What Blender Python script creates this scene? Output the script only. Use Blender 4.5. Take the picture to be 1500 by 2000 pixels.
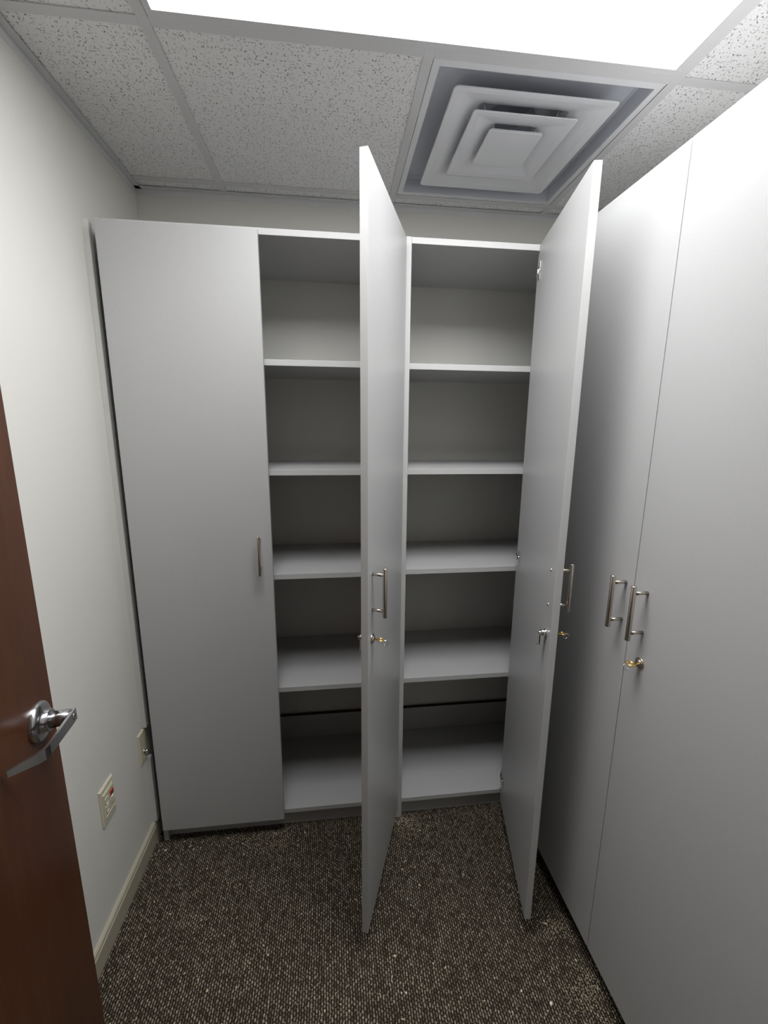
import bpy, bmesh, math, random
from mathutils import Vector, Matrix

for o in list(bpy.data.objects):
    bpy.data.objects.remove(o, do_unlink=True)
scene = bpy.context.scene
C = scene.collection
rad = math.radians

# ------------------------------------------------------------------ camera
def make_camera():
    t, r, y = rad(11.332), rad(0.443), rad(6.7824)
    fw = Vector((math.sin(y)*math.cos(t), math.cos(y)*math.cos(t), -math.sin(t)))
    rt = Vector((math.cos(y), -math.sin(y), 0))
    up = rt.cross(fw)
    c, s = math.cos(r), math.sin(r)
    rt2, up2 = c*rt + s*up, -s*rt + c*up
    cd = bpy.data.cameras.new('camera')
    cd.sensor_fit = 'VERTICAL'
    cd.sensor_height = 36.0
    cd.lens = 827.4 / 2000 * 36.0
    cd.clip_start = 0.01
    co = bpy.data.objects.new('camera', cd)
    m = Matrix((rt2, up2, -fw)).transposed().to_4x4()
    m.translation = Vector((0, 0, 1.5241))
    co.matrix_world = m
    C.objects.link(co)
    scene.camera = co
make_camera()

# ------------------------------------------------------------------ light and exposure
PANEL_WATTS = 8.5
PANEL_SPREAD = 122.0
LENS = 8.8
WORLD = 0.08
scene.view_settings.view_transform = 'Standard'
scene.view_settings.look = 'None'
scene.view_settings.exposure = 0.0
scene.view_settings.gamma = 1.0
scene.view_settings.use_curve_mapping = False
w = bpy.data.worlds.new('corridor_light')
scene.world = w
w.use_nodes = True
bg = w.node_tree.nodes['Background']
bg.inputs[0].default_value = (1.0, 0.95, 0.88, 1)
bg.inputs[1].default_value = WORLD

# ------------------------------------------------------------------ measured layout (metres)
H = 2.3544          # ceiling
G = 0.6096          # ceiling grid module
GX, RY = -0.3806, 1.1224
XL = -0.6877        # left wall
XRW = 1.125         # right wall
YB = 1.7991         # back wall
YW = -0.06          # room side of the wall with the doorway
YF = 1.3793         # closed door faces of the back cabinets
ZB, ZT = 0.0638, 2.0774
TOP = 2.0893
DECK = 0.0875
SH = (1.7274, 1.3849, 1.0276, 0.5981)

# ------------------------------------------------------------------ materials
def new_mat(name):
    m = bpy.data.materials.new(name)
    m.use_nodes = True
    nt = m.node_tree
    return m, nt, nt.nodes['Principled BSDF']
def N(nt, kind, **kw):
    n = nt.nodes.new(kind)
    for k, v in kw.items():
        setattr(n, k, v)
    return n
def math_node(nt, op, a, b=None, c=None):
    n = nt.nodes.new('ShaderNodeMath'); n.operation = op
    for i, v in enumerate((a, b, c)):
        if v is None: continue
        if isinstance(v, (int, float)): n.inputs[i].default_value = v
        else: nt.links.new(v, n.inputs[i])
    return n.outputs[0]
def mix_col(nt, f, a, b):
    n = nt.nodes.new('ShaderNodeMix'); n.data_type = 'RGBA'
    for s, v in ((n.inputs[0], f), (n.inputs[6], a), (n.inputs[7], b)):
        if isinstance(v, tuple): s.default_value = (*v, 1)
        elif isinstance(v, (int, float)): s.default_value = v
        else: nt.links.new(v, s)
    return n.outputs[2]
def simple(name, col, rough, metal=0.0, var=0.04, scale=8.0, bump=0.0, bscale=300.0, spec=0.5, stretch=None):
    m, nt, b = new_mat(name)
    tc = N(nt, 'ShaderNodeTexCoord')
    src = tc.outputs['Object']
    if stretch:
        mp = N(nt, 'ShaderNodeMapping'); mp.inputs['Scale'].default_value = stretch
        nt.links.new(src, mp.inputs[0]); src = mp.outputs[0]
    nz = N(nt, 'ShaderNodeTexNoise'); nz.inputs['Scale'].default_value = scale; nz.inputs['Detail'].default_value = 4
    nt.links.new(src, nz.inputs['Vector'])
    lo = tuple(c*(1-var) for c in col); hi = tuple(min(1, c*(1+var)) for c in col)
    nt.links.new(mix_col(nt, nz.outputs['Fac'], lo, hi), b.inputs['Base Color'])
    b.inputs['Roughness'].default_value = rough
    b.inputs['Metallic'].default_value = metal
    b.inputs['Specular IOR Level'].default_value = spec
    if bump:
        n2 = N(nt, 'ShaderNodeTexNoise'); n2.inputs['Scale'].default_value = bscale; n2.inputs['Detail'].default_value = 3
        nt.links.new(src, n2.inputs['Vector'])
        bp = N(nt, 'ShaderNodeBump'); bp.inputs['Strength'].default_value = bump; bp.inputs['Distance'].default_value = 0.001
        nt.links.new(n2.outputs['Fac'], bp.inputs['Height'])
        nt.links.new(bp.outputs[0], b.inputs['Normal'])
    return m

M = {}
M['laminate'] = simple('grey_laminate', (0.445, 0.443, 0.442), 0.36, var=0.05, scale=260, bump=0.15, bscale=900, spec=0.45)
M['edge'] = simple('grey_edge_banding', (0.50, 0.50, 0.492), 0.42, var=0.02, scale=80, spec=0.4)
M['wall'] = simple('off_white_paint', (0.70, 0.69, 0.645), 0.62, var=0.015, scale=5, bump=0.25, bscale=420, spec=0.3)
M['base'] = simple('ivory_vinyl', (0.42, 0.39, 0.30), 0.42, var=0.03, scale=12, spec=0.4)
M['grid'] = simple('white_tee_paint', (0.70, 0.70, 0.71), 0.45, var=0.02, scale=20)
M['pan'] = simple('white_enamel', (0.80, 0.81, 0.84), 0.4, var=0.02, scale=6)
M['pan_shade'] = simple('shaded_enamel', (0.64, 0.66, 0.71), 0.5, var=0.02, scale=6)  # pan recess: its shade is mixed in as a darker, bluer enamel
M['scribe'] = simple('white_scribe', (0.66, 0.655, 0.63), 0.5, var=0.02)
M['duct'] = simple('galvanised_duct', (0.60, 0.63, 0.70), 0.45, metal=0.0, var=0.15, scale=30)
M['steel'] = simple('brushed_nickel', (0.62, 0.57, 0.50), 0.27, metal=1.0, var=0.06, scale=60, stretch=(1, 1, 20))
M['chrome'] = simple('satin_chrome', (0.60, 0.60, 0.62), 0.20, metal=1.0, var=0.03, scale=40)
M['bright'] = simple('nickel_plate', (0.80, 0.80, 0.78), 0.18, metal=1.0, var=0.03, scale=60)
M['brass'] = simple('brass', (0.72, 0.50, 0.20), 0.25, metal=1.0, var=0.12, scale=200)
M['ivory'] = simple('ivory_plastic', (0.60, 0.56, 0.43), 0.35, var=0.02, scale=15)
M['red'] = simple('red_plastic', (0.50, 0.04, 0.015), 0.4, var=0.05)
M['dark'] = simple('dark_socket', (0.03, 0.03, 0.03), 0.5)
M['whitetab'] = simple('white_tab', (0.75, 0.74, 0.68), 0.4)
M['chip'] = simple('pale_wood_chip', (0.62, 0.50, 0.30), 0.7, var=0.2, scale=300)
M['lint'] = simple('straw_lint', (0.70, 0.60, 0.36), 0.8, var=0.2, scale=300)
M['paper'] = simple('white_scrap', (0.75, 0.74, 0.70), 0.8)
M['cleat_line'] = simple('dark_brown_line', (0.035, 0.018, 0.012), 0.7, var=0.2, scale=90)

def wood_mat():
    m, nt, b = new_mat('dark_mahogany_veneer')
    tc = N(nt, 'ShaderNodeTexCoord')
    mp = N(nt, 'ShaderNodeMapping'); mp.inputs['Scale'].default_value = (9, 9, 0.9)
    nt.links.new(tc.outputs['Object'], mp.inputs[0])
    n1 = N(nt, 'ShaderNodeTexNoise'); n1.inputs['Scale'].default_value = 2.2; n1.inputs['Detail'].default_value = 6; n1.inputs['Distortion'].default_value = 1.0
    nt.links.new(mp.outputs[0], n1.inputs['Vector'])
    mp2 = N(nt, 'ShaderNodeMapping'); mp2.inputs['Scale'].default_value = (160, 160, 5)
    nt.links.new(tc.outputs['Object'], mp2.inputs[0])
    n2 = N(nt, 'ShaderNodeTexNoise'); n2.inputs['Scale'].default_value = 2; n2.inputs['Detail'].default_value = 3
    nt.links.new(mp2.outputs[0], n2.inputs['Vector'])
    c1 = mix_col(nt, n1.outputs['Fac'], (0.150, 0.050, 0.018), (0.045, 0.014, 0.006))
    c2 = mix_col(nt, math_node(nt, 'MULTIPLY', n2.outputs['Fac'], 0.75), c1, (0.022, 0.007, 0.004))
    nt.links.new(c2, b.inputs['Base Color'])
    b.inputs['Roughness'].default_value = 0.30
    b.inputs['Specular IOR Level'].default_value = 0.28
    bp = N(nt, 'ShaderNodeBump'); bp.inputs['Strength'].default_value = 0.12; bp.inputs['Distance'].default_value = 0.0006
    nt.links.new(n2.outputs['Fac'], bp.inputs['Height']); nt.links.new(bp.outputs[0], b.inputs['Normal'])
    return m
M['wood'] = wood_mat()

def tile_mat():
    """mineral fibre ceiling tile: short dark fissures of random size and direction"""
    m, nt, b = new_mat('fissured_ceiling_tile')
    tc = N(nt, 'ShaderNodeTexCoord')
    P = tc.outputs['Object']
    marks = None
    for scale, lx, ly, seed in ((92.0, 0.0044, 0.0009, 0.0), (150.0, 0.0026, 0.0006, 3.7), (75.0, 0.0017, 0.0012, 9.1)):
        off = N(nt, 'ShaderNodeVectorMath', operation='ADD'); off.inputs[1].default_value = (seed, seed*0.7, 0)
        nt.links.new(P, off.inputs[0])
        wob = N(nt, 'ShaderNodeTexNoise'); wob.inputs['Scale'].default_value = 260; wob.inputs['Detail'].default_value = 1
        nt.links.new(off.outputs[0], wob.inputs['Vector'])
        ws = N(nt, 'ShaderNodeVectorMath', operation='SUBTRACT'); ws.inputs[1].default_value = (0.5, 0.5, 0.5)
        nt.links.new(wob.outputs['Color'], ws.inputs[0])
        wm = N(nt, 'ShaderNodeVectorMath', operation='SCALE'); wm.inputs['Scale'].default_value = 0.0022
        nt.links.new(ws.outputs[0], wm.inputs[0])
        v = N(nt, 'ShaderNodeTexVoronoi'); v.voronoi_dimensions = '2D'; v.inputs['Scale'].default_value = scale
        nt.links.new(off.outputs[0], v.inputs['Vector'])
        d = N(nt, 'ShaderNodeVectorMath', operation='SUBTRACT')
        nt.links.new(off.outputs[0], d.inputs[0]); nt.links.new(v.outputs['Position'], d.inputs[1])
        d2 = N(nt, 'ShaderNodeVectorMath', operation='ADD')
        nt.links.new(d.outputs[0], d2.inputs[0]); nt.links.new(wm.outputs[0], d2.inputs[1])
        sep = N(nt, 'ShaderNodeSeparateColor'); nt.links.new(v.outputs['Color'], sep.inputs[0])
        rot = N(nt, 'ShaderNodeVectorRotate', rotation_type='Z_AXIS')
        nt.links.new(d2.outputs[0], rot.inputs['Vector'])
        nt.links.new(math_node(nt, 'MULTIPLY_ADD', sep.outputs[0], 2.6, 0.5), rot.inputs['Angle'])
        sc = N(nt, 'ShaderNodeVectorMath', operation='MULTIPLY'); sc.inputs[1].default_value = (1/lx, 1/ly, 0)
        nt.links.new(rot.outputs[0], sc.inputs[0])
        ln = N(nt, 'ShaderNodeVectorMath', operation='LENGTH'); nt.links.new(sc.outputs[0], ln.inputs[0])
        size = math_node(nt, 'SUBTRACT', math_node(nt, 'MULTIPLY', sep.outputs[1], 1.5), 0.35)
        inside = math_node(nt, 'MULTIPLY', math_node(nt, 'SUBTRACT', size, ln.outputs['Value']), 3.0)
        cl = math_node(nt, 'MINIMUM', math_node(nt, 'MAXIMUM', inside, 0.0), 1.0)
        marks = cl if marks is None else math_node(nt, 'MAXIMUM', marks, cl)
    nz = N(nt, 'ShaderNodeTexNoise'); nz.inputs['Scale'].default_value = 420; nz.inputs['Detail'].default_value = 3
    nt.links.new(P, nz.inputs['Vector'])
    base = mix_col(nt, nz.outputs['Fac'], (0.84, 0.84, 0.845), (0.93, 0.93, 0.935))
    nt.links.new(mix_col(nt, math_node(nt, 'MULTIPLY', marks, 0.85), base, (0.07, 0.065, 0.06)), b.inputs['Base Color'])
    b.inputs['Roughness'].default_value = 0.9
    b.inputs['Specular IOR Level'].default_value = 0.15
    h = math_node(nt, 'SUBTRACT', math_node(nt, 'MULTIPLY', nz.outputs['Fac'], 0.3), marks)
    bp = N(nt, 'ShaderNodeBump'); bp.inputs['Strength'].default_value = 0.8; bp.inputs['Distance'].default_value = 0.0015
    nt.links.new(h, bp.inputs['Height']); nt.links.new(bp.outputs[0], b.inputs['Normal'])
    return m
M['tile'] = tile_mat()

def carpet_mat():
    """loop pile: staggered rows of heathered loops"""
    m, nt, b = new_mat('heathered_loop_carpet')
    tc = N(nt, 'ShaderNodeTexCoord')
    wob = N(nt, 'ShaderNodeTexNoise'); wob.inputs['Scale'].default_value = 45; wob.inputs['Detail'].default_value = 2
    nt.links.new(tc.outputs['Object'], wob.inputs['Vector'])
    ws = N(nt, 'ShaderNodeVectorMath', operation='SUBTRACT'); ws.inputs[1].default_value = (0.5, 0.5, 0.5)
    nt.links.new(wob.outputs['Color'], ws.inputs[0])
    wm = N(nt, 'ShaderNodeVectorMath', operation='MULTIPLY_ADD'); wm.inputs[1].default_value = (0.006, 0.010, 0)
    nt.links.new(ws.outputs[0], wm.inputs[0]); nt.links.new(tc.outputs['Object'], wm.inputs[2])
    wob2 = N(nt, 'ShaderNodeTexNoise'); wob2.inputs['Scale'].default_value = 170; wob2.inputs['Detail'].default_value = 1
    nt.links.new(tc.outputs['Object'], wob2.inputs['Vector'])
    ws2 = N(nt, 'ShaderNodeVectorMath', operation='SUBTRACT'); ws2.inputs[1].default_value = (0.5, 0.5, 0.5)
    nt.links.new(wob2.outputs['Color'], ws2.inputs[0])
    wm2 = N(nt, 'ShaderNodeVectorMath', operation='MULTIPLY_ADD'); wm2.inputs[1].default_value = (0.0042, 0.0070, 0)
    nt.links.new(ws2.outputs[0], wm2.inputs[0]); nt.links.new(wm.outputs[0], wm2.inputs[2])
    sp = N(nt, 'ShaderNodeSeparateXYZ'); nt.links.new(wm2.outputs[0], sp.inputs[0])
    u = math_node(nt, 'DIVIDE', sp.outputs[0], 0.0072)
    col = math_node(nt, 'FLOOR', u)
    par = math_node(nt, 'MULTIPLY', math_node(nt, 'MODULO', math_node(nt, 'ABSOLUTE', col), 2.0), 0.5)
    v = math_node(nt, 'ADD', math_node(nt, 'DIVIDE', sp.outputs[1], 0.0108), par)
    row = math_node(nt, 'FLOOR', v)
    fu = math_node(nt, 'SUBTRACT', math_node(nt, 'FRACT', u), 0.5)
    fv = math_node(nt, 'SUBTRACT', math_node(nt, 'FRACT', v), 0.5)
    # dome of the loop
    r2 = math_node(nt, 'ADD', math_node(nt, 'POWER', math_node(nt, 'ABSOLUTE', math_node(nt, 'MULTIPLY', fu, 2.5)), 2.0),
                   math_node(nt, 'POWER', math_node(nt, 'ABSOLUTE', math_node(nt, 'MULTIPLY', fv, 2.0)), 2.4))
    dome = math_node(nt, 'MAXIMUM', math_node(nt, 'SUBTRACT', 1.0, r2), 0.0)
    cid = N(nt, 'ShaderNodeCombineXYZ'); nt.links.new(col, cid.inputs[0]); nt.links.new(row, cid.inputs[1])
    wn = N(nt, 'ShaderNodeTexWhiteNoise', noise_dimensions='2D'); nt.links.new(cid.outputs[0], wn.inputs['Vector'])
    # fine yarn twist
    mp = N(nt, 'ShaderNodeMapping'); mp.inputs['Scale'].default_value = (900, 330, 1); mp.inputs['Rotation'].default_value = (0, 0, 0.35)
    nt.links.new(tc.outputs['Object'], mp.inputs[0])
    fz = N(nt, 'ShaderNodeTexNoise'); fz.inputs['Scale'].default_value = 1; fz.inputs['Detail'].default_value = 2
    nt.links.new(mp.outputs[0], fz.inputs['Vector'])
    big = N(nt, 'ShaderNodeTexNoise'); big.inputs['Scale'].default_value = 5; big.inputs['Detail'].default_value = 3
    nt.links.new(tc.outputs['Object'], big.inputs['Vector'])
    # yarn: heathered loops, with crevice shade painted dark between them
    loop = mix_col(nt, wn.outputs['Value'], (0.14, 0.112, 0.080), (0.80, 0.72, 0.53))
    loop = mix_col(nt, math_node(nt, 'MULTIPLY', big.outputs['Fac'], 0.5), loop, (0.20, 0.165, 0.11))
    f = math_node(nt, 'MULTIPLY', math_node(nt, 'POWER', dome, 0.7), math_node(nt, 'MULTIPLY_ADD', fz.outputs['Fac'], 3.4, -1.05))
    f = math_node(nt, 'MINIMUM', math_node(nt, 'MAXIMUM', f, 0.0), 1.0)
    nt.links.new(mix_col(nt, f, (0.026, 0.018, 0.013), loop), b.inputs['Base Color'])
    b.inputs['Roughness'].default_value = 0.95
    b.inputs['Specular IOR Level'].default_value = 0.1
    bp = N(nt, 'ShaderNodeBump'); bp.inputs['Strength'].default_value = 1.0; bp.inputs['Distance'].default_value = 0.004
    nt.links.new(math_node(nt, 'ADD', dome, math_node(nt, 'MULTIPLY', fz.outputs['Fac'], 0.4)), bp.inputs['Height'])
    nt.links.new(bp.outputs[0], b.inputs['Normal'])
    return m
M['carpet'] = carpet_mat()

def emit_mat():
    m, nt, b = new_mat('led_diffuser')
    b.inputs['Base Color'].default_value = (0.8, 0.8, 0.8, 1)
    b.inputs['Emission Color'].default_value = (0.98, 0.99, 1.0, 1)
    b.inputs['Emission Strength'].default_value = LENS
    return m
M['led'] = emit_mat()

# ------------------------------------------------------------------ mesh helpers
def bx(bm, a, b, bev=0.0, mat=0, seg=2):
    """axis-aligned box from corner a to corner b, edges rounded by bev"""
    x0, y0, z0 = (min(a[i], b[i]) for i in range(3)); x1, y1, z1 = (max(a[i], b[i]) for i in range(3))
    vs = [bm.verts.new(p) for p in ((x0,y0,z0),(x1,y0,z0),(x1,y1,z0),(x0,y1,z0),(x0,y0,z1),(x1,y0,z1),(x1,y1,z1),(x0,y1,z1))]
    fs = [bm.faces.new([vs[i] for i in f]) for f in ((0,3,2,1),(4,5,6,7),(0,1,5,4),(1,2,6,5),(2,3,7,6),(3,0,4,7))]
    for f in fs: f.material_index = mat
    if bev:
        es = list({e for f in fs for e in f.edges})
        r = bmesh.ops.bevel(bm, geom=es, offset=bev, segments=seg, affect='EDGES', profile=0.6)
        for f in r['faces']: f.material_index = mat
    return vs
def cyl(bm, p0, p1, r0, r1=None, n=24, cap=0.0, mat=0):
    """cylinder or cone from p0 to p1, with chamfered ends when cap > 0"""
    p0, p1 = Vector(p0), Vector(p1)
    r1 = r0 if r1 is None else r1
    ax = (p1-p0).normalized(); L = (p1-p0).length
    q = ax.to_track_quat('Z', 'Y')
    prof = [(0, r0), (L, r1)] if not cap else [(0, r0-cap), (cap, r0), (L-cap, r1), (L, r1-cap)]
    rings = []
    for z, r in prof:
        rings.append([bm.verts.new(p0 + q @ Vector((r*math.cos(2*math.pi*i/n), r*math.sin(2*math.pi*i/n), z))) for i in range(n)])
    for a, b in zip(rings, rings[1:]):
        for i in range(n):
            f = bm.faces.new((a[i], a[(i+1) % n], b[(i+1) % n], b[i])); f.smooth = True; f.material_index = mat
    f = bm.faces.new(list(reversed(rings[0]))); f.material_index = mat
    f = bm.faces.new(rings[-1]); f.material_index = mat
def lathe(bm, origin, axis, prof, n=36, mat=0):
    """surface of revolution; prof is a list of (distance along axis, radius)"""
    q = Vector(axis).normalized().to_track_quat('Z', 'Y'); o = Vector(origin)
    rings = []
    for z, r in prof:
        if r < 1e-6: rings.append([bm.verts.new(o + q @ Vector((0, 0, z)))])
        else: rings.append([bm.verts.new(o + q @ Vector((r*math.cos(2*math.pi*i/n), r*math.sin(2*math.pi*i/n), z))) for i in range(n)])
    for a, b in zip(rings, rings[1:]):
        for i in range(n):
            if len(a) == 1 and len(b) == 1: continue
            if len(a) == 1: f = bm.faces.new((a[0], b[(i+1) % n], b[i]))
            elif len(b) == 1: f = bm.faces.new((a[i], a[(i+1) % n], b[0]))
            else: f = bm.faces.new((a[i], a[(i+1) % n], b[(i+1) % n], b[i]))
            f.smooth = True; f.material_index = mat
def torus(bm, c, nrm, R, r, n=32, k=8, mat=0, sx=1.0):
    q = Vector(nrm).normalized().to_track_quat('Z', 'Y'); c = Vector(c)
    rings = []
    for i in range(n):
        a = 2*math.pi*i/n
        rings.append([bm.verts.new(c + q @ Vector(((R+r*math.cos(b))*math.cos(a)*sx, (R+r*math.cos(b))*math.sin(a), r*math.sin(b)))) for b in [2*math.pi*j/k for j in range(k)]])
    for i in range(n):
        a, b = rings[i], rings[(i+1) % n]
        for j in range(k):
            f = bm.faces.new((a[j], b[j], b[(j+1) % k], a[(j+1) % k])); f.smooth = True; f.material_index = mat
def prism(bm, pts, d, mat=0, bev=0.0):
    """extrude polygon pts (3-D, planar) by vector d"""
    d = Vector(d)
    a = [bm.verts.new(p) for p in pts]; b = [bm.verts.new(Vector(p)+d) for p in pts]
    n = len(pts); fs = [bm.faces.new(list(reversed(a))), bm.faces.new(b)]
    for i in range(n): fs.append(bm.faces.new((a[i], a[(i+1) % n], b[(i+1) % n], b[i])))
    for f in fs: f.material_index = mat
    if bev:
        es = list({e for f in fs for e in f.edges})
        bmesh.ops.bevel(bm, geom=es, offset=bev, segments=2, affect='EDGES', profile=0.6)
def obj(name, bm, mats, parent=None, kind=None):
    bmesh.ops.recalc_face_normals(bm, faces=bm.faces)
    me = bpy.data.meshes.new(name); bm.to_mesh(me); bm.free()
    for mm in (mats if isinstance(mats, (list, tuple)) else [mats]): me.materials.append(mm)
    o = bpy.data.objects.new(name, me); C.objects.link(o)
    if parent: o.parent = parent
    if kind: o['kind'] = kind
    return o
def tag(o, label, cat, group=None):
    o['label'] = label; o['category'] = cat
    if group: o['group'] = group
    return o
def thing(name, label, cat, loc=(0, 0, 0), rz=0.0, group=None):
    o = bpy.data.objects.new(name, None); C.objects.link(o)
    o.location = loc; o.rotation_euler = (0, 0, rz); o.empty_display_size = 0.05
    return tag(o, label, cat, group)
B = bmesh.new
def box_obj(name, a, b, mats, parent=None, bev=0.0, kind=None):
    bm = B(); bx(bm, a, b, bev); return obj(name, bm, mats, parent, kind)

# ------------------------------------------------------------------ room shell
box_obj('floor', (XL-0.1, YW-1.6, -0.08), (XRW+0.1, YB+0.1, 0), M['carpet'], kind='structure')
box_obj('wall_left', (XL-0.12, YW, 0), (XL, YB+0.12, H+0.30), M['wall'], kind='structure')
box_obj('wall_back', (XL, YB, 0), (XRW, YB+0.12, H+0.30), M['wall'], kind='structure')
box_obj('wall_right', (XRW, YW, 0), (XRW+0.12, YB+0.12, H+0.30), M['wall'], kind='structure')
bm = B()      # wall with the doorway the photographer stands in
bx(bm, (XL-0.12, YW-0.12, 0), (-0.46, YW, H+0.30)); bx(bm, (0.50, YW-0.12, 0), (XRW+0.12, YW, H+0.30)); bx(bm, (-0.46, YW-0.12, 2.13), (0.50, YW, H+0.30))
obj('wall_front', bm, M['wall'], kind='structure')
bm = B()      # slab above the grid and the run of ceiling beside the doorway
bx(bm, (XL-0.12, YW-0.12, H+0.30), (XRW+0.12, YB+0.12, H+0.36))
bx(bm, (XL, YW, H+0.0005), (XRW, RY-G-0.006, H+0.018))
obj('ceiling', bm, [M['tile']], kind='structure')

# ceiling tees, one structure object
bm = B()
TW = 0.012
for i in range(0, 3):
    x = GX+i*G
    if i == 1:
        bx(bm, (x-TW, YW, H-0.0022), (x+TW, RY-G+TW, H), 0.0004); bx(bm, (x-TW, RY-TW, H-0.0022), (x+TW, YB, H), 0.0004)
    else:
        bx(bm, (x-TW, YW, H-0.0022), (x+TW, YB, H), 0.0004)
for j in range(-1, 2):
    y = RY+j*G
    xs = [XL, GX-TW, GX+TW, GX+G-TW, GX+G+TW, GX+2*G-TW, GX+2*G+TW, XRW]
    for k in range(0, 8, 2):
        if j == -1 or True:
            # the cross tee under the light fixture's long sides is there too
            bx(bm, (xs[k], y-TW, H-0.0022), (xs[k+1], y+TW, H), 0.0004)
obj('trim_1', bm, M['grid'], kind='structure')
# wall angle around the room
def angle(name, a, b, nrm):
    """L-shaped wall moulding between a and b; nrm points into the room"""
    bm = B(); n = Vector(nrm)
    lo = Vector((min(a[0], b[0]), min(a[1], b[1]), 0)); hi = Vector((max(a[0], b[0]), max(a[1], b[1]), 0))
    def span(t, z0, z1):
        p, q = Vector(a), Vector(b)+n*t
        bx(bm, (min(p.x, q.x), min(p.y, q.y), z0), (max(p.x, q.x), max(p.y, q.y), z1), 0.0003)
    span(0.0012, H-0.0215, H-0.0022)
    span(0.021, H-0.0034, H-0.0022)
    return obj(name, bm, M['grid'], kind='structure')
angle('trim_2', (XL, YW, 0), (XL, YB, 0), (1, 0, 0))
angle('trim_3', (XL+0.0015, YB, 0), (XRW, YB, 0), (0, -1, 0))
angle('trim_4', (XRW, YW, 0), (XRW, YB-0.0015, 0), (-1, 0, 0))

# ceiling tiles: each can be lifted out of the grid
cols = [(XL, GX), (GX, GX+G), (GX+G, GX+2*G), (GX+2*G, XRW)]
rows = [(RY-G, RY), (RY, RY+G), (RY+G, YB)]
tile_labels = {
    (0, 0): 'white fissured ceiling tile beside the left end of the light panel, cut at the left wall',
    (3, 0): 'white fissured ceiling tile beside the right end of the light panel, above the right cabinet',
    (0, 1): 'long white fissured ceiling tile strip running along the left wall',
    (1, 1): 'full square white fissured ceiling tile left of the air diffuser',
    (3, 1): 'white fissured ceiling tile strip right of the air diffuser, above the right cabinet',
    (0, 2): 'short narrow sliver of ceiling tile in the back left corner of the ceiling',
    (1, 2): 'narrow sliver of ceiling tile at the back wall, behind the full square tile',
    (2, 2): 'narrow sliver of ceiling tile at the back wall, behind the air diffuser',
    (3, 2): 'short narrow sliver of ceiling tile at the back wall, above the right open cabinet door',
}
for (i, j), lab in tile_labels.items():
    x0, x1 = cols[i]; y0, y1 = rows[j]
    g = 0.004
    bm = B()
    bx(bm, (x0+(g if i else 0.002), y0+g, H+0.0006), (x1-(g if i < 3 else 0.002), y1-(g if j < 2 else 0.002), H+0.0156), 0.0006)
    tag(obj('ceiling_tile', bm, M['tile']), lab, 'ceiling tile', 'fissured ceiling tiles around the diffuser')

# baseboard on the left wall
bm = B()
prof = [(0, 0), (0.011, 0), (0.012, 0.002), (0.012, 0.064), (0.0085, 0.067), (0.0085, 0.0695), (0.011, 0.0715), (0.010, 0.077), (0.006, 0.081), (0, 0.082)]
prism(bm, [(XL+x, YW, z) for x, z in prof], (0, 1.462-YW, 0))
obj('baseboard_left', bm, M['base'], kind='structure')
# narrow scribe strip between wall and cabinet, notched around the coax plate
bm = B()
bx(bm, (XL+0.0003, 1.4055, 0.4765), (XL+0.0165, 1.424, TOP-0.002), 0.0008)
bx(bm, (XL+0.0003, 1.4055, 0.083), (XL+0.0165, 1.424, 0.3545), 0.0008)
tag(obj('scribe_strip', bm, M['scribe']), 'thin light grey vertical strip on the left wall beside the back cabinet', 'trim strip')

# ------------------------------------------------------------------ ceiling light
lt = thing('ceiling_light', 'large bright white rectangular light panel in the ceiling', 'ceiling light', (GX+G, RY-G/2, H))
fx, fy = G-0.0135, G/2-0.0135
ox, oy = lt.location.x, lt.location.y
lx0, lx1, ly0, ly1 = -0.3533-ox, 0.8105-ox, RY-G+0.031-oy, 1.0910-oy
bm = B()
for a, b in (((-fx, ly1), (fx, fy)), ((-fx, -fy), (fx, ly0)), ((-fx, ly0), (lx0, ly1)), ((lx1, ly0), (fx, ly1))):
    bx(bm, (a[0], a[1], -0.004), (b[0], b[1], 0.004), 0.0008)
bx(bm, (-fx, -fy, 0.004), (fx, fy, 0.06))
obj('frame', bm, M['grid'], lt)
bm = B(); bx(bm, (lx0-0.001, ly0-0.001, 0.0), (lx1+0.001, ly1+0.001, 0.0035)); obj('diffuser_lens', bm, M['led'], lt)
ld = bpy.data.lights.new('lamp', 'AREA'); ld.shape = 'RECTANGLE'; ld.size = lx1-lx0; ld.size_y = ly1-ly0
ld.energy = PANEL_WATTS; ld.spread = rad(PANEL_SPREAD); ld.color = (0.985, 0.99, 1.0)
lo = bpy.data.objects.new('lamp', ld); C.objects.link(lo); lo.parent = lt
lo.location = ((lx0+lx1)/2, (ly0+ly1)/2, -0.0008)

# ------------------------------------------------------------------ air diffuser
dif = thing('air_diffuser', 'square white air diffuser with three nested plates in the ceiling', 'air vent', (GX+1.5*G, RY+0.5*G, H))
hw = G/2-0.0135; dp = 0.048
bm = B()      # recessed pan: flange, short walls, curved back rising to a round neck
def ring_loft(bm, loops, mat=0, smooth=False):
    vv = [[bm.verts.new(p) for p in lp] for lp in loops]; n = len(vv[0])
    for a, b in zip(vv, vv[1:]):
        for i in range(n):
            f = bm.faces.new((a[i], a[(i+1) % n], b[(i+1) % n], b[i])); f.smooth = smooth; f.material_index = mat
    return vv
def rsq(h, r, z, n=8, cx=0.0, cy=0.0):
    """rounded square loop of half width h, corner radius r"""
    out = []
    for q, (sx, sy) in enumerate(((1, 1), (-1, 1), (-1, -1), (1, -1))):
        for k in range(n+1):
            a = math.pi/2*q + math.pi/2*k/n
            out.append(Vector((cx+sx*(h-r)+r*math.cos(a), cy+sy*(h-r)+r*math.sin(a), z)))
    return out
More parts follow.
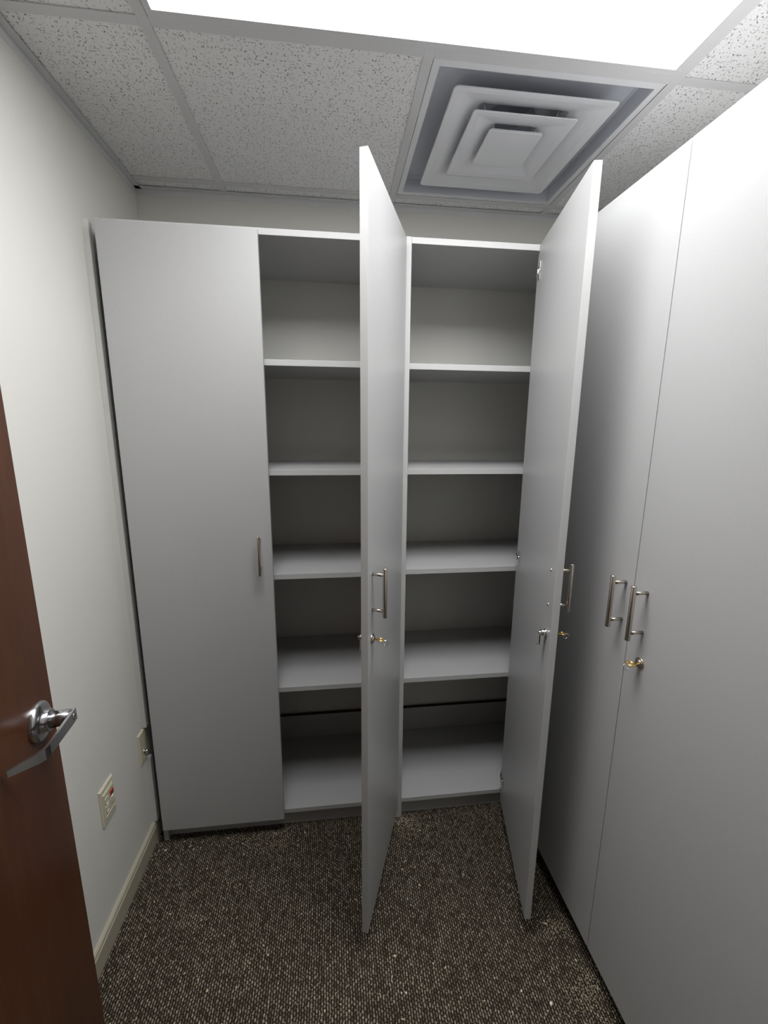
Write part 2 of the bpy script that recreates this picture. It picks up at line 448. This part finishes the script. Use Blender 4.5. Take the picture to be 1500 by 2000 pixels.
ring_loft(bm, [rsq(hw, 0.001, -0.0005), rsq(hw-0.018, 0.002, -0.0012), rsq(hw-0.019, 0.003, 0.002), rsq(hw-0.020, 0.004, dp-0.006),
               rsq(hw-0.026, 0.006, dp), rsq(0.20, 0.06, dp+0.001), rsq(0.140, 0.09, dp+0.012), rsq(0.110, 0.080, dp+0.022), rsq(0.0805, 0.080, dp+0.024)], smooth=False)
for f in bm.faces:
    if max(v.co.z for v in f.verts) < 0.0: f.material_index = 1
obj('pan', bm, [M['pan_shade'], M['pan']], dif)
bm = B()
ring_loft(bm, [rsq(0.0805, 0.080, dp+0.023), rsq(0.0765, 0.076, dp+0.025), rsq(0.0765, 0.076, dp+0.075)], smooth=True)
lathe(bm, (0, 0, dp+0.075), (0, 0, 1), [(0, 0.0765), (0.0005, 0.0)])
torus(bm, (0, 0, dp+0.05), (0, 0, 1), 0.076, 0.0028)
obj('duct_collar', bm, M['duct'], dif)
def cone_plate(name, outer, inner, rise, hr):
    bm = B()
    lp = [rsq(outer, hr, -0.001), rsq(outer+0.0008, hr, 0.0012), rsq(outer-0.006, hr, 0.0045), rsq(inner-0.002, hr*0.8, rise+0.002), rsq(inner, hr*0.8, rise),
          rsq(inner+0.012, hr*0.9, rise*0.72), rsq((outer+inner)/2+0.006, hr, rise*0.25), rsq(outer-0.018, hr, 0.0008), rsq(outer-0.002, hr, -0.0016), rsq(outer, hr, -0.001)]
    ring_loft(bm, lp)
    return obj(name, bm, M['pan'], dif)
cone_plate('outer_louver', 0.221, 0.118, 0.040, 0.013)
cone_plate('middle_louver', 0.147, 0.060, 0.028, 0.009)
bm = B()
vv = ring_loft(bm, [rsq(0.030, 0.006, 0.004), rsq(0.074, 0.007, 0.004), rsq(0.079, 0.008, 0.0035), rsq(0.0800, 0.008, -0.001), rsq(0.077, 0.008, -0.0025), rsq(0.070, 0.008, -0.0018), rsq(0.03, 0.006, -0.0022)])
bm.faces.new(vv[-1]); bm.faces.new(list(reversed(vv[0])))
obj('centre_plate', bm, M['pan'], dif)
for sx, sy in ((1, 1), (1, -1), (-1, 1), (-1, -1)):
    bm = B(); cyl(bm, (sx*0.055, sy*0.055, 0.003), (sx*0.070, sy*0.070, 0.030), 0.0016, n=8); obj('bracket', bm, M['duct'], dif)
    bm = B(); cyl(bm, (sx*0.10, sy*0.10, 0.020), (sx*0.115, sy*0.115, dp+0.012), 0.0016, n=8); obj('bracket', bm, M['duct'], dif)

# ------------------------------------------------------------------ cabinet hardware
HZ = 1.113     # height of the handle centres
def handle(parent, x, y, side):
    """bar pull: posts grow from (x, y) along side*(-Y) of the parent's axes"""
    bm = B(); d = -side
    off = 0.033
    cyl(bm, (x, y+d*off, HZ-0.066), (x, y+d*off, HZ+0.066), 0.0057, cap=0.0009)
    for s in (-1, 1):
        cyl(bm, (x, y, HZ+s*0.048), (x, y+d*(off-0.003), HZ+s*0.048), 0.0042)
    return obj('handle', bm, M['steel'], parent)
def lock(parent, x, y, side, z=0.985):
    bm = B(); d = -side
    lathe(bm, (x, y, z), (0, d, 0), [(0, 0.0135), (0.0012, 0.0135), (0.0026, 0.0128), (0.0032, 0.0110), (0.0030, 0.0095), (0.0052, 0.0090), (0.0062, 0.0082), (0.0062, 0.0)])
    bx(bm, (x-0.004, y+d*0.0062, z-0.0009), (x+0.004, y+d*0.0068, z+0.0009), mat=1)
    return obj('lock', bm, [M['steel'], M['dark']], parent)
def lock_cam(parent, x, y, side, z=0.985):
    """cylinder body, nut and cam on the inner face"""
    bm = B(); d = side
    cyl(bm, (x, y, z), (x, y+d*0.013, z), 0.0088, cap=0.0006)
    cyl(bm, (x, y+d*0.0005, z), (x, y+d*0.004, z), 0.0118, n=6)
    cyl(bm, (x, y+d*0.013, z), (x, y+d*0.019, z), 0.0045, cap=0.0005)
    prism(bm, [(x-0.006, y+d*0.013, z+0.008), (x+0.006, y+d*0.013, z+0.008), (x+0.0055, y+d*0.013, z-0.032), (x+0.002, y+d*0.013, z-0.036), (x-0.002, y+d*0.013, z-0.036), (x-0.0055, y+d*0.013, z-0.032)], (0, d*0.0022, 0), bev=0.0005)
    bx(bm, (x-0.0055, y+d*0.013, z-0.036), (x+0.0055, y+d*0.022, z-0.0345), 0.0003)
    return obj('lock_cam', bm, M['bright'], parent)
def screws(parent, x, y, side):
    for s in (-1, 1):
        bm = B(); d = side
        lathe(bm, (x, y, HZ+s*0.048), (0, d, 0), [(0, 0.0040), (0.0010, 0.0040), (0.0022, 0.0030), (0.0026, 0.0014), (0.0018, 0.0)], n=20)
        obj('screw', bm, M['bright'], parent)
def key_thing(label, origin, rz, ring_dir=(0.2, -0.6), tilt=0.12):
    """brass key standing in a lock: origin on the lock's face, local -Y is away from the door"""
    k = thing('key', label, 'key', origin, rz, 'brass keys left in the cabinet locks')
    bm = B()
    bx(bm, (-0.0035, -0.0055, -0.001), (0.0035, 0.0, 0.001), 0.0003)
    bx(bm, (-0.0048, -0.0085, -0.0011), (0.0048, -0.0050, 0.0011), 0.0003)
    torus(bm, (0, -0.0175, 0), (0, 0, 1), 0.0085, 0.0016, n=36, k=8, sx=1.15)
    torus(bm, (0, -0.0165, 0), (0, 0, 1), 0.0042, 0.0011, n=24, k=8, sx=1.2)
    for a in range(6):
        t = a*math.pi/3+0.3
        cyl(bm, (0.0045*math.cos(t), -0.0168+0.0042*math.sin(t), 0), (0.0092*math.cos(t), -0.0175+0.0084*math.sin(t), 0), 0.0010, n=8)
    obj('bow', bm, M['brass'], k)
    bm = B()
    torus(bm, (0.001, -0.0285, -0.0065), (0.75, 0.25, 0.35), 0.0082, 0.0006, n=40, k=6)
    torus(bm, (0.001, -0.0285, -0.0075), (0.75, 0.20, 0.38), 0.0080, 0.0006, n=40, k=6)
    obj('key_ring', bm, M['bright'], k)
    k.rotation_euler = (0.0, tilt, rz)
    return k
def door(parent, x0, x1, outer_y, inner_y):
    """slab door in the parent's axes with lighter edge banding"""
    bm = B()
    bx(bm, (x0, outer_y, ZB), (x1, inner_y, ZT), 0.0012)
    bm.normal_update()
    for f in bm.faces:
        if abs(f.normal.y) < 0.75: f.material_index = 1
    return obj('door', bm, [M['laminate'], M['edge']], parent)
def banded(name, a, b, parent, axis=1, bev=0.0008):
    """panel whose edges (not its two broad faces) carry the edge banding; axis = thin axis"""
    bm = B(); bx(bm, a, b, bev); bm.normal_update()
    for f in bm.faces:
        if abs(f.normal[axis]) < 0.75: f.material_index = 1
    return obj(name, bm, [M['laminate'], M['edge']], parent)

def cabinet_body(c, x0, x1, y0, y1, shelves, z_top=TOP, deck=DECK, toe=0.022, deck_front=0.0, closed=False, bx1=None):
    """open frame: two sides, top, deck, toe kick, back cleat and shelves"""
    t = 0.0164
    banded('side_panel', (x0, y0, 0), (x0+t, y1, z_top), c, axis=0)
    banded('side_panel', (x1-t, y0, 0), (x1, y1, z_top), c, axis=0)
    banded('top_panel', (x0+t+0.0003, y0+0.0004, z_top-0.0185), (x1-t-0.0003, y1, z_top-0.0004), c, axis=2)
    banded('bottom_panel', (x0+t+0.0003, y0+deck_front, deck-0.018), (x1-t-0.0003, y1, deck), c, axis=2)
    box_obj('toe_kick', (x0+t+0.0003, y0+toe, 0.0), (x1-t-0.0003, y0+toe+0.016, deck-0.0185), M['laminate'], c, 0.0006)
    for z in shelves:
        banded('shelf', (x0+t+0.001, y0+(0.010 if bx1 is None else 0.0195), z-0.0185), (x1-t-0.001, y1-0.006, z), c, axis=2)
    if not closed:
        bm = B(); bx(bm, (x0+t+0.0003, y1-0.0165, deck+0.0004), (x1-t-0.0003, y1-0.0005, 0.203), 0.0004)
        bx(bm, (x0+t+0.0003, y1-0.0165, 0.2032), (x1-t-0.0003, y1-0.0005, 0.2055), mat=1)  # thin dark brown line along the top of the cleat
        obj('back_cleat', bm, [M['laminate'], M['cleat_line']], c)

YBODY = YF+0.020
# ---- back left cabinet with a closed door and an open door
cabA = thing('storage_cabinet', 'tall grey two-door storage cabinet in the back left corner, right door open', 'cabinet', (0, 0, 0))
cabinet_body(cabA, -0.6515, 0.2284, YBODY, YB-0.001, SH)
cabA_doors = []
d1 = door(cabA, -0.6440, -0.2074, YF, YF+0.0185)
handle(d1, -0.2450, YF, 1)
# open door: axes with +X from hinge to free edge, outer face at y=0 looking along -Y
def open_door(parent, hx, hy, ang, L, inner_ref):
    """door swung open by ang; local +X runs from the hinge to the free edge"""
    a = rad(ang)
    # direction hinge -> free edge in the room
    dx, dy = -math.cos(a), -math.sin(a)
    rz = math.atan2(dy, dx)
    # local +Y = left of +X; outer face normal in room is (sin a, -cos a) = local +Y for this rotation
    bm = B()
    y0, y1 = (-0.0185, 0.0) if not inner_ref else (0.0, 0.0185)
    bx(bm, (0, y0, ZB), (L, y1, ZT), 0.0012); bm.normal_update()
    for f in bm.faces:
        if abs(f.normal.y) < 0.75: f.material_index = 1
    o = obj('door', bm, [M['laminate'], M['edge']], parent)
    o.location = (hx, hy, 0); o.rotation_euler = (0, 0, rz)
    return o, rz
def euro_hinge(doorob, y_in, z, hx, hy, rz, panel_x, panel_y):
    """cup plate on the door's inner face and arm to the side panel (built in the door's axes)"""
    bm = B()
    bx(bm, (0.016, y_in-0.0022, z-0.026), (0.030, y_in, z+0.026), 0.0006)
    lathe(bm, (0.0225, y_in-0.0022, z), (0, -1, 0), [(0, 0.0125), (0.0012, 0.0125), (0.0016, 0.010), (0.0006, 0.0)], n=20)
    # side panel point in door axes
    v = Vector((panel_x-hx, panel_y-hy, 0)); v.rotate(Matrix.Rotation(-rz, 3, 'Z'))
    p0 = Vector((0.020, y_in-0.004, z)); p1 = Vector((v.x, v.y, z))
    mid = (p0+p1)/2 + Vector((0.004, -0.006, 0))
    for a, b, hh in ((p0, mid, 0.0065), (mid, p1, 0.0050)):
        d = (b-a).normalized(); s = Vector((-d.y, d.x, 0))*0.0022
        prism(bm, [a-s-Vector((0, 0, hh)), a+s-Vector((0, 0, hh)), a+s+Vector((0, 0, hh)), a-s+Vector((0, 0, hh))], b-a, bev=0.0004)
    return obj('hinge', bm, M['bright'], doorob)

d2, rz2 = open_door(cabA, 0.2265, YF, 69.875, 0.4310, False)
handle(d2, 0.3925, 0.0, -1)
lock(d2, 0.3925, 0.0, -1)
lock_cam(d2, 0.3925, -0.0185, -1)
screws(d2, 0.3925, -0.0185, -1)
for z in (1.998, 1.078, 0.163):
    euro_hinge(d2, -0.0185, z, 0.2265, YF, rz2, 0.2115, 1.425)

# ---- back right cabinet with one open door
cabB = thing('storage_cabinet', 'tall grey open storage cabinet at the back, running behind the right cabinet into the corner', 'cabinet', (0, 0, 0))
cabinet_body(cabB, 0.2286, 1.1150, YBODY, YB-0.001, SH, bx1=0.6545)
box_obj('blind_panel', (0.6585, YBODY+0.0002, DECK+0.0003), (1.1150-0.0168, YBODY+0.0187, TOP-0.019), M['laminate'], cabB, 0.0006)
d3, rz3 = open_door(cabB, 0.6423, YF, 77.9, 0.4290, True)
handle(d3, 0.3890, 0.0185, -1)
lock(d3, 0.3925, 0.0185, -1)
lock_cam(d3, 0.3925, 0.0, -1)
screws(d3, 0.3890, 0.0, -1)
for z in (1.998, 1.078, 0.163):
    euro_hinge(d3, 0.0, z, 0.6423, YF, rz3, 0.6580, 1.410)
bm = B(); lathe(bm, (0.2452, 1.412, 0.962), (1, 0, 0), [(0, 0.0055), (0.0025, 0.0055), (0.004, 0.004), (0.0042, 0.0)], n=20)
obj('bumper', bm, M['bright'], cabB)

# ---- right hand cabinet along the right wall
RZR = rad(0.69)
cabC = thing('storage_cabinet', 'tall grey closed two-door storage cabinet along the right side of the room', 'cabinet', (0.6998, 0.8707, 0), RZR)
# local axes: -X faces the room, Y runs along the wall
bm = B()
t = 0.0164
for y in (-0.4525, 0.4525-t):
    banded('side_panel', (0.020, y, 0), (0.405, y+t, TOP), cabC, axis=1)
banded('top_panel', (0.0204, -0.4525+t+0.0003, TOP-0.0185), (0.405, 0.4525-t-0.0003, TOP-0.0004), cabC, axis=2)
banded('bottom_panel', (0.0205, -0.4525+t+0.0003, DECK-0.018), (0.405, 0.4525-t-0.0003, DECK), cabC, axis=2)
box_obj('toe_kick', (0.055, -0.4525+t+0.0003, 0), (0.071, 0.4525-t-0.0003, DECK-0.0185), M['laminate'], cabC, 0.0006)
box_obj('back_panel', (0.397, -0.4525+t+0.0003, DECK+0.0004), (0.4045, 0.4525-t-0.0003, TOP-0.019), M['laminate'], cabC)
for z in SH:
    banded('shelf', (0.030, -0.4525+t+0.001, z-0.0185), (0.396, 0.4525-t-0.001, z), cabC, axis=2)
bm.free()
def right_door(y0, y1):
    bm = B(); bx(bm, (0.0, y0, 0.0660), (0.0185, y1, 2.0790), 0.0012); bm.normal_update()
    for f in bm.faces:
        if abs(f.normal.x) < 0.75: f.material_index = 1
    return obj('door', bm, [M['laminate'], M['edge']], cabC)
def right_handle(doorob, y):
    bm = B()
    cyl(bm, (-0.036, y, HZ-0.066), (-0.036, y, HZ+0.066), 0.0057, cap=0.0009)
    for s in (-1, 1):
        cyl(bm, (0, y, HZ+s*0.048), (-0.033, y, HZ+s*0.048), 0.0042)
    return obj('handle', bm, M['steel'], doorob)
df = right_door(0.0010, 0.4380); right_handle(df, 0.0270)
dn = right_door(-0.4380, -0.0010); right_handle(dn, -0.0440)
bm = B()
lathe(bm, (0, -0.0490, 0.990), (-1, 0, 0), [(0, 0.0135), (0.0012, 0.0135), (0.0026, 0.0128), (0.0032, 0.0110), (0.0030, 0.0095), (0.0052, 0.0090), (0.0062, 0.0082), (0.0062, 0.0)])
obj('lock', bm, M['steel'], dn)
box_obj('filler_panel', (0.021, 0.4530, 0.0), (0.037, 0.5230, TOP), M['laminate'], cabC, 0.0006)

# ---- keys left in the three locks
def from_door(o, rz, x, y, z):
    v = Vector((x, y, 0)); v.rotate(Matrix.Rotation(rz, 3, 'Z'))
    return (o[0]+v.x, o[1]+v.y, z)
key_thing('brass key in the lock of the middle open door, with wire ring', from_door((0.2265, YF), rz2, 0.3925, 0.0064, 0.985), rz2+math.pi)
key_thing('brass key behind the edge of the right open door, barely showing', from_door((0.6423, YF), rz3, 0.3925, 0.0185+0.0064, 0.985), rz3+math.pi)
key_thing('brass key in the lock of the closed cabinet at right', from_door((0.6998, 0.8707), RZR, -0.0064, -0.0490, 0.990), RZR-math.pi/2)

# ------------------------------------------------------------------ wood door with lever
dd = Vector((-0.19, 0.98, 0)).normalized(); nn = Vector((dd.y, -dd.x, 0))     # along the door, out of its face
E0 = Vector((-0.5845, 0.8545, 0))
wd = thing('door_leaf', 'open dark reddish-brown wood door at the left edge', 'door', (E0.x, E0.y, 0), math.atan2(dd.y, dd.x))
# local: +X towards the free edge, local -Y = out of the visible face
bm = B(); bx(bm, (-0.885, 0.0, 0.012), (0.0, 0.0445, 2.12), 0.0015); bm.normal_update()
obj('slab', bm, M['wood'], wd)
RX, RZ = -0.066, 0.965
bm = B()
lathe(bm, (RX, 0, RZ), (0, -1, 0), [(0, 0.0385), (0.004, 0.0385), (0.0075, 0.0365), (0.0105, 0.033), (0.012, 0.024), (0.0125, 0.0215), (0.021, 0.0210), (0.0225, 0.0195), (0.0225, 0.0)], n=56)
obj('rose', bm, M['chrome'], wd)
bm = B()      # shank and bent flat lever, swept as one
cyl(bm, (RX, -0.020, RZ), (RX, -0.057, RZ), 0.0165, 0.0140, n=8)
path = [(RX+0.009, -0.0585), (RX-0.010, -0.0580), (RX-0.090, -0.0515), (RX-0.101, -0.0490), (RX-0.109, -0.0425), (RX-0.134, -0.0090)]
hh = [0.0125, 0.0120, 0.0100, 0.0100, 0.0098, 0.0060]
th = 0.0050
secs = []
for i, (x, y) in enumerate(path):
    a = Vector(path[max(0, i-1)]); b = Vector(path[min(len(path)-1, i+1)])
    t_ = (b-a).normalized(); s = Vector((-t_.y, t_.x))*th/2
    secs.append([bm.verts.new(p) for p in ((x-s.x, y-s.y, RZ-hh[i]), (x+s.x, y+s.y, RZ-hh[i]), (x+s.x, y+s.y, RZ+hh[i]), (x-s.x, y-s.y, RZ+hh[i]))])
fs = []
for a, b in zip(secs, secs[1:]):
    for i in range(4): fs.append(bm.faces.new((a[i], a[(i+1) % 4], b[(i+1) % 4], b[i])))
fs.append(bm.faces.new(secs[0])); fs.append(bm.faces.new(list(reversed(secs[-1]))))
es = list({e for f in fs for e in f.edges if len([g for g in e.link_faces]) == 2 and e.calc_face_angle(0) > 0.6})
bmesh.ops.bevel(bm, geom=es, offset=0.0012, segments=2, affect='EDGES')
lathe(bm, (RX, -0.0605, RZ), (0, -1, 0), [(0, 0.0075), (0.0012, 0.0070), (0.0012, 0.0045), (0.0002, 0.004), (0.0002, 0.0)], n=28)
obj('lever', bm, M['chrome'], wd)
bm = B(); bx(bm, (-0.0002, 0.010, RZ-0.028), (0.0012, 0.0345, RZ+0.028), 0.0004); bx(bm, (0.001, 0.016, RZ-0.010), (0.008, 0.028, RZ+0.010), 0.002)
obj('latch', bm, M['chrome'], wd)

# ------------------------------------------------------------------ wall plates
def plate(bm, y0, y1, z0, z1, t=0.006):
    x = XL
    ring = [(y0, z0), (y1, z0), (y1, z1), (y0, z1)]
    a = [bm.verts.new((x+0.0002, y, z)) for y, z in ring]
    cy, cz = (y0+y1)/2, (z0+z1)/2
    b = [bm.verts.new((x+t*0.55, y, z)) for y, z in ring]
    c = [bm.verts.new((x+t, cy+(y-cy)*0.90, cz+(z-cz)*0.94)) for y, z in ring]
    for p, q in ((a, b), (b, c)):
        for i in range(4): bm.faces.new((p[i], p[(i+1) % 4], q[(i+1) % 4], q[i]))
    bm.faces.new(c)
o1 = thing('wall_outlet', 'ivory data outlet plate with one red jack, low on the left wall', 'outlet', (XL, 1.156, 0.427))
o1.location = (0, 0, 0)
bm = B(); plate(bm, 1.1195, 1.1925, 0.3685, 0.4865)
obj('cover_plate', bm, M['ivory'], o1)
bm = B(); x = XL+0.006
bx(bm, (x-0.001, 1.1265, 0.388), (x+0.0018, 1.1855, 0.470), 0.0006)
bx(bm, (x+0.0015, 1.1310, 0.4590), (x+0.0035, 1.1810, 0.4660), 0.0006)
bx(bm, (x+0.0015, 1.1310, 0.3900), (x+0.0030, 1.1810, 0.3930), 0.0005)
obj('insert', bm, M['ivory'], o1)
def jack(y, z, mat, name):
    bm = B()
    bx(bm, (x+0.0012, y-0.0085, z-0.0075), (x+0.0040, y+0.0085, z+0.0075), 0.0006, mat=0)
    bx(bm, (x+0.0036, y-0.0055, z-0.0050), (x+0.0043, y+0.0055, z+0.0015), 0, mat=1)
    return obj(name, bm, [mat, M['dark'] if mat is M['red'] else M['ivory']], o1)
jack(1.1715, 0.4440, M['red'], 'red_jack')['label'] = 'red jack'
for (y, z) in ((1.1420, 0.4440), (1.1420, 0.4180), (1.1715, 0.4180)):
    jack(y, z, M['ivory'], 'jack')
for (y, z) in ((1.1420, 0.4330), (1.1420, 0.4060), (1.1715, 0.4290)):
    bm = B(); bx(bm, (x+0.0012, y-0.006, z-0.0016), (x+0.0046, y+0.006, z+0.0016), 0.0004); obj('icon_tab', bm, M['whitetab'], o1)
o2 = thing('wall_outlet', 'ivory coax cover plate on the left wall, touching the back cabinet', 'outlet', (0, 0, 0))
bm = B(); plate(bm, 1.3640, 1.4360, 0.3580, 0.4730)
obj('cover_plate', bm, M['ivory'], o2)
bm = B()
cyl(bm, (XL+0.005, 1.392, 0.395), (XL+0.0085, 1.392, 0.395), 0.0068, n=6)
cyl(bm, (XL+0.0085, 1.392, 0.395), (XL+0.018, 1.392, 0.395), 0.0045, cap=0.0006)
obj('coax_connector', bm, M['bright'], o2)

# ------------------------------------------------------------------ debris on the carpet
random.seed(11)
def chip_mesh(L, W, T, n=6):
    bm = B()
    pts = []
    for k in range(n):
        a = 2*math.pi*k/n
        pts.append((L/2*math.cos(a)*random.uniform(0.7, 1.1), W/2*math.sin(a)*random.uniform(0.7, 1.2), 0))
    prism(bm, pts, (0, 0, T))
    return bm
chips = [
    (-0.6321, 1.3589, 0.010, 0.006, 'paper', 'tiny white scrap on the carpet near the back cabinet\'s left foot'),
    (-0.5493, 1.3633, 0.010, 0.003, 'chip', 'thin pale sliver on the carpet right of the white scrap, under the closed door'),
    (-0.5331, 1.3518, 0.007, 0.005, 'chip', 'round pale crumb beside the thin sliver, under the closed door'),
    (-0.5088, 1.3549, 0.004, 0.004, 'paper', 'small white dot of debris under the closed door, right of the round crumb'),
    (-0.4628, 1.2737, 0.006, 0.003, 'chip', 'pale crumb in front of the closed back door, nearest the left wall'),
    (-0.3449, 1.3118, 0.009, 0.004, 'chip', 'pale chip on the carpet in front of the middle of the closed back door'),
    (0.2660, 1.1379, 0.008, 0.007, 'chip', 'yellowish crumb on the carpet in the middle, between the two open doors'),
    (0.3829, 1.2738, 0.010, 0.002, 'chip', 'hair-thin splinter between the two open doors, near the back cabinet'),
    (0.1552, 0.9519, 0.010, 0.006, 'chip', 'pale orange chip on the carpet right below the tip of the middle door'),
    (0.1728, 0.8668, 0.011, 0.003, 'chip', 'short pale stick low in the middle of the carpet, nearest the viewer'),
    (0.2964, 0.9094, 0.011, 0.004, 'chip', 'pale splinter on the carpet between the door tips, low in the photo'),
    (0.6366, 0.9822, 0.014, 0.007, 'chip', 'tan flake on the carpet beside the tip of the right open door'),
    (0.6800, 0.8828, 0.009, 0.005, 'chip', 'yellow chip on the carpet next to the right cabinet'),
    (0.5600, 0.8018, 0.009, 0.007, 'paper', 'whitish crumb low right on the carpet, in front of the right cabinet'),
]
for (cx, cy, L, W, mk, lab) in chips:
    o = obj('debris_chip', chip_mesh(L, W, 0.0016), M[mk])
    o.location = (cx, cy, 0.0003); o.rotation_euler = (0, 0, random.uniform(0, 3.1))
    tag(o, lab, 'debris', 'larger crumbs on the carpet')
bm = B()      # fine sawdust and lint nobody could count
def speck(cx, cy, L, W):
    a = random.uniform(0, math.pi); ca, sa = math.cos(a), math.sin(a)
    pts = [(cx+ca*u*L/2-sa*v*W/2, cy+sa*u*L/2+ca*v*W/2, 0.0003) for u, v in ((-1, -0.6), (0.2, -1), (1, 0.1), (0.1, 1), (-0.9, 0.7))]
    prism(bm, pts, (0, 0, random.uniform(0.0006, 0.0018)), mat=0 if random.random() < 0.75 else 1)
for _ in range(900):
    speck(random.uniform(-0.66, 0.72), random.uniform(0.35, 1.395), random.uniform(0.0012, 0.0040), random.uniform(0.0008, 0.0020))
for _ in range(130):
    speck(random.uniform(-0.66, 0.72), random.uniform(0.45, 1.39), random.uniform(0.004, 0.0075), random.uniform(0.0022, 0.0042))
for cx, cy, s, n in ((0.26, 1.385, 0.035, 260), (0.30, 1.34, 0.05, 160), (0.66, 0.97, 0.03, 160), (0.69, 0.82, 0.05, 420), (0.64, 0.70, 0.08, 420), (-0.25, 1.36, 0.05, 160), (0.25, 0.85, 0.12, 80)):
    for _ in range(n):
        px_, py_ = random.gauss(cx, s), random.gauss(cy, s*0.6)
        if -0.66 < px_ < 0.73 and 0.3 < py_ < 1.395: speck(px_, py_, random.uniform(0.0012, 0.0035), random.uniform(0.0008, 0.0018))
sd = obj('sawdust', bm, [M['chip'], M['paper']], kind='stuff')
tag(sd, 'fine pale sawdust and lint scattered over the dark carpet', 'sawdust')
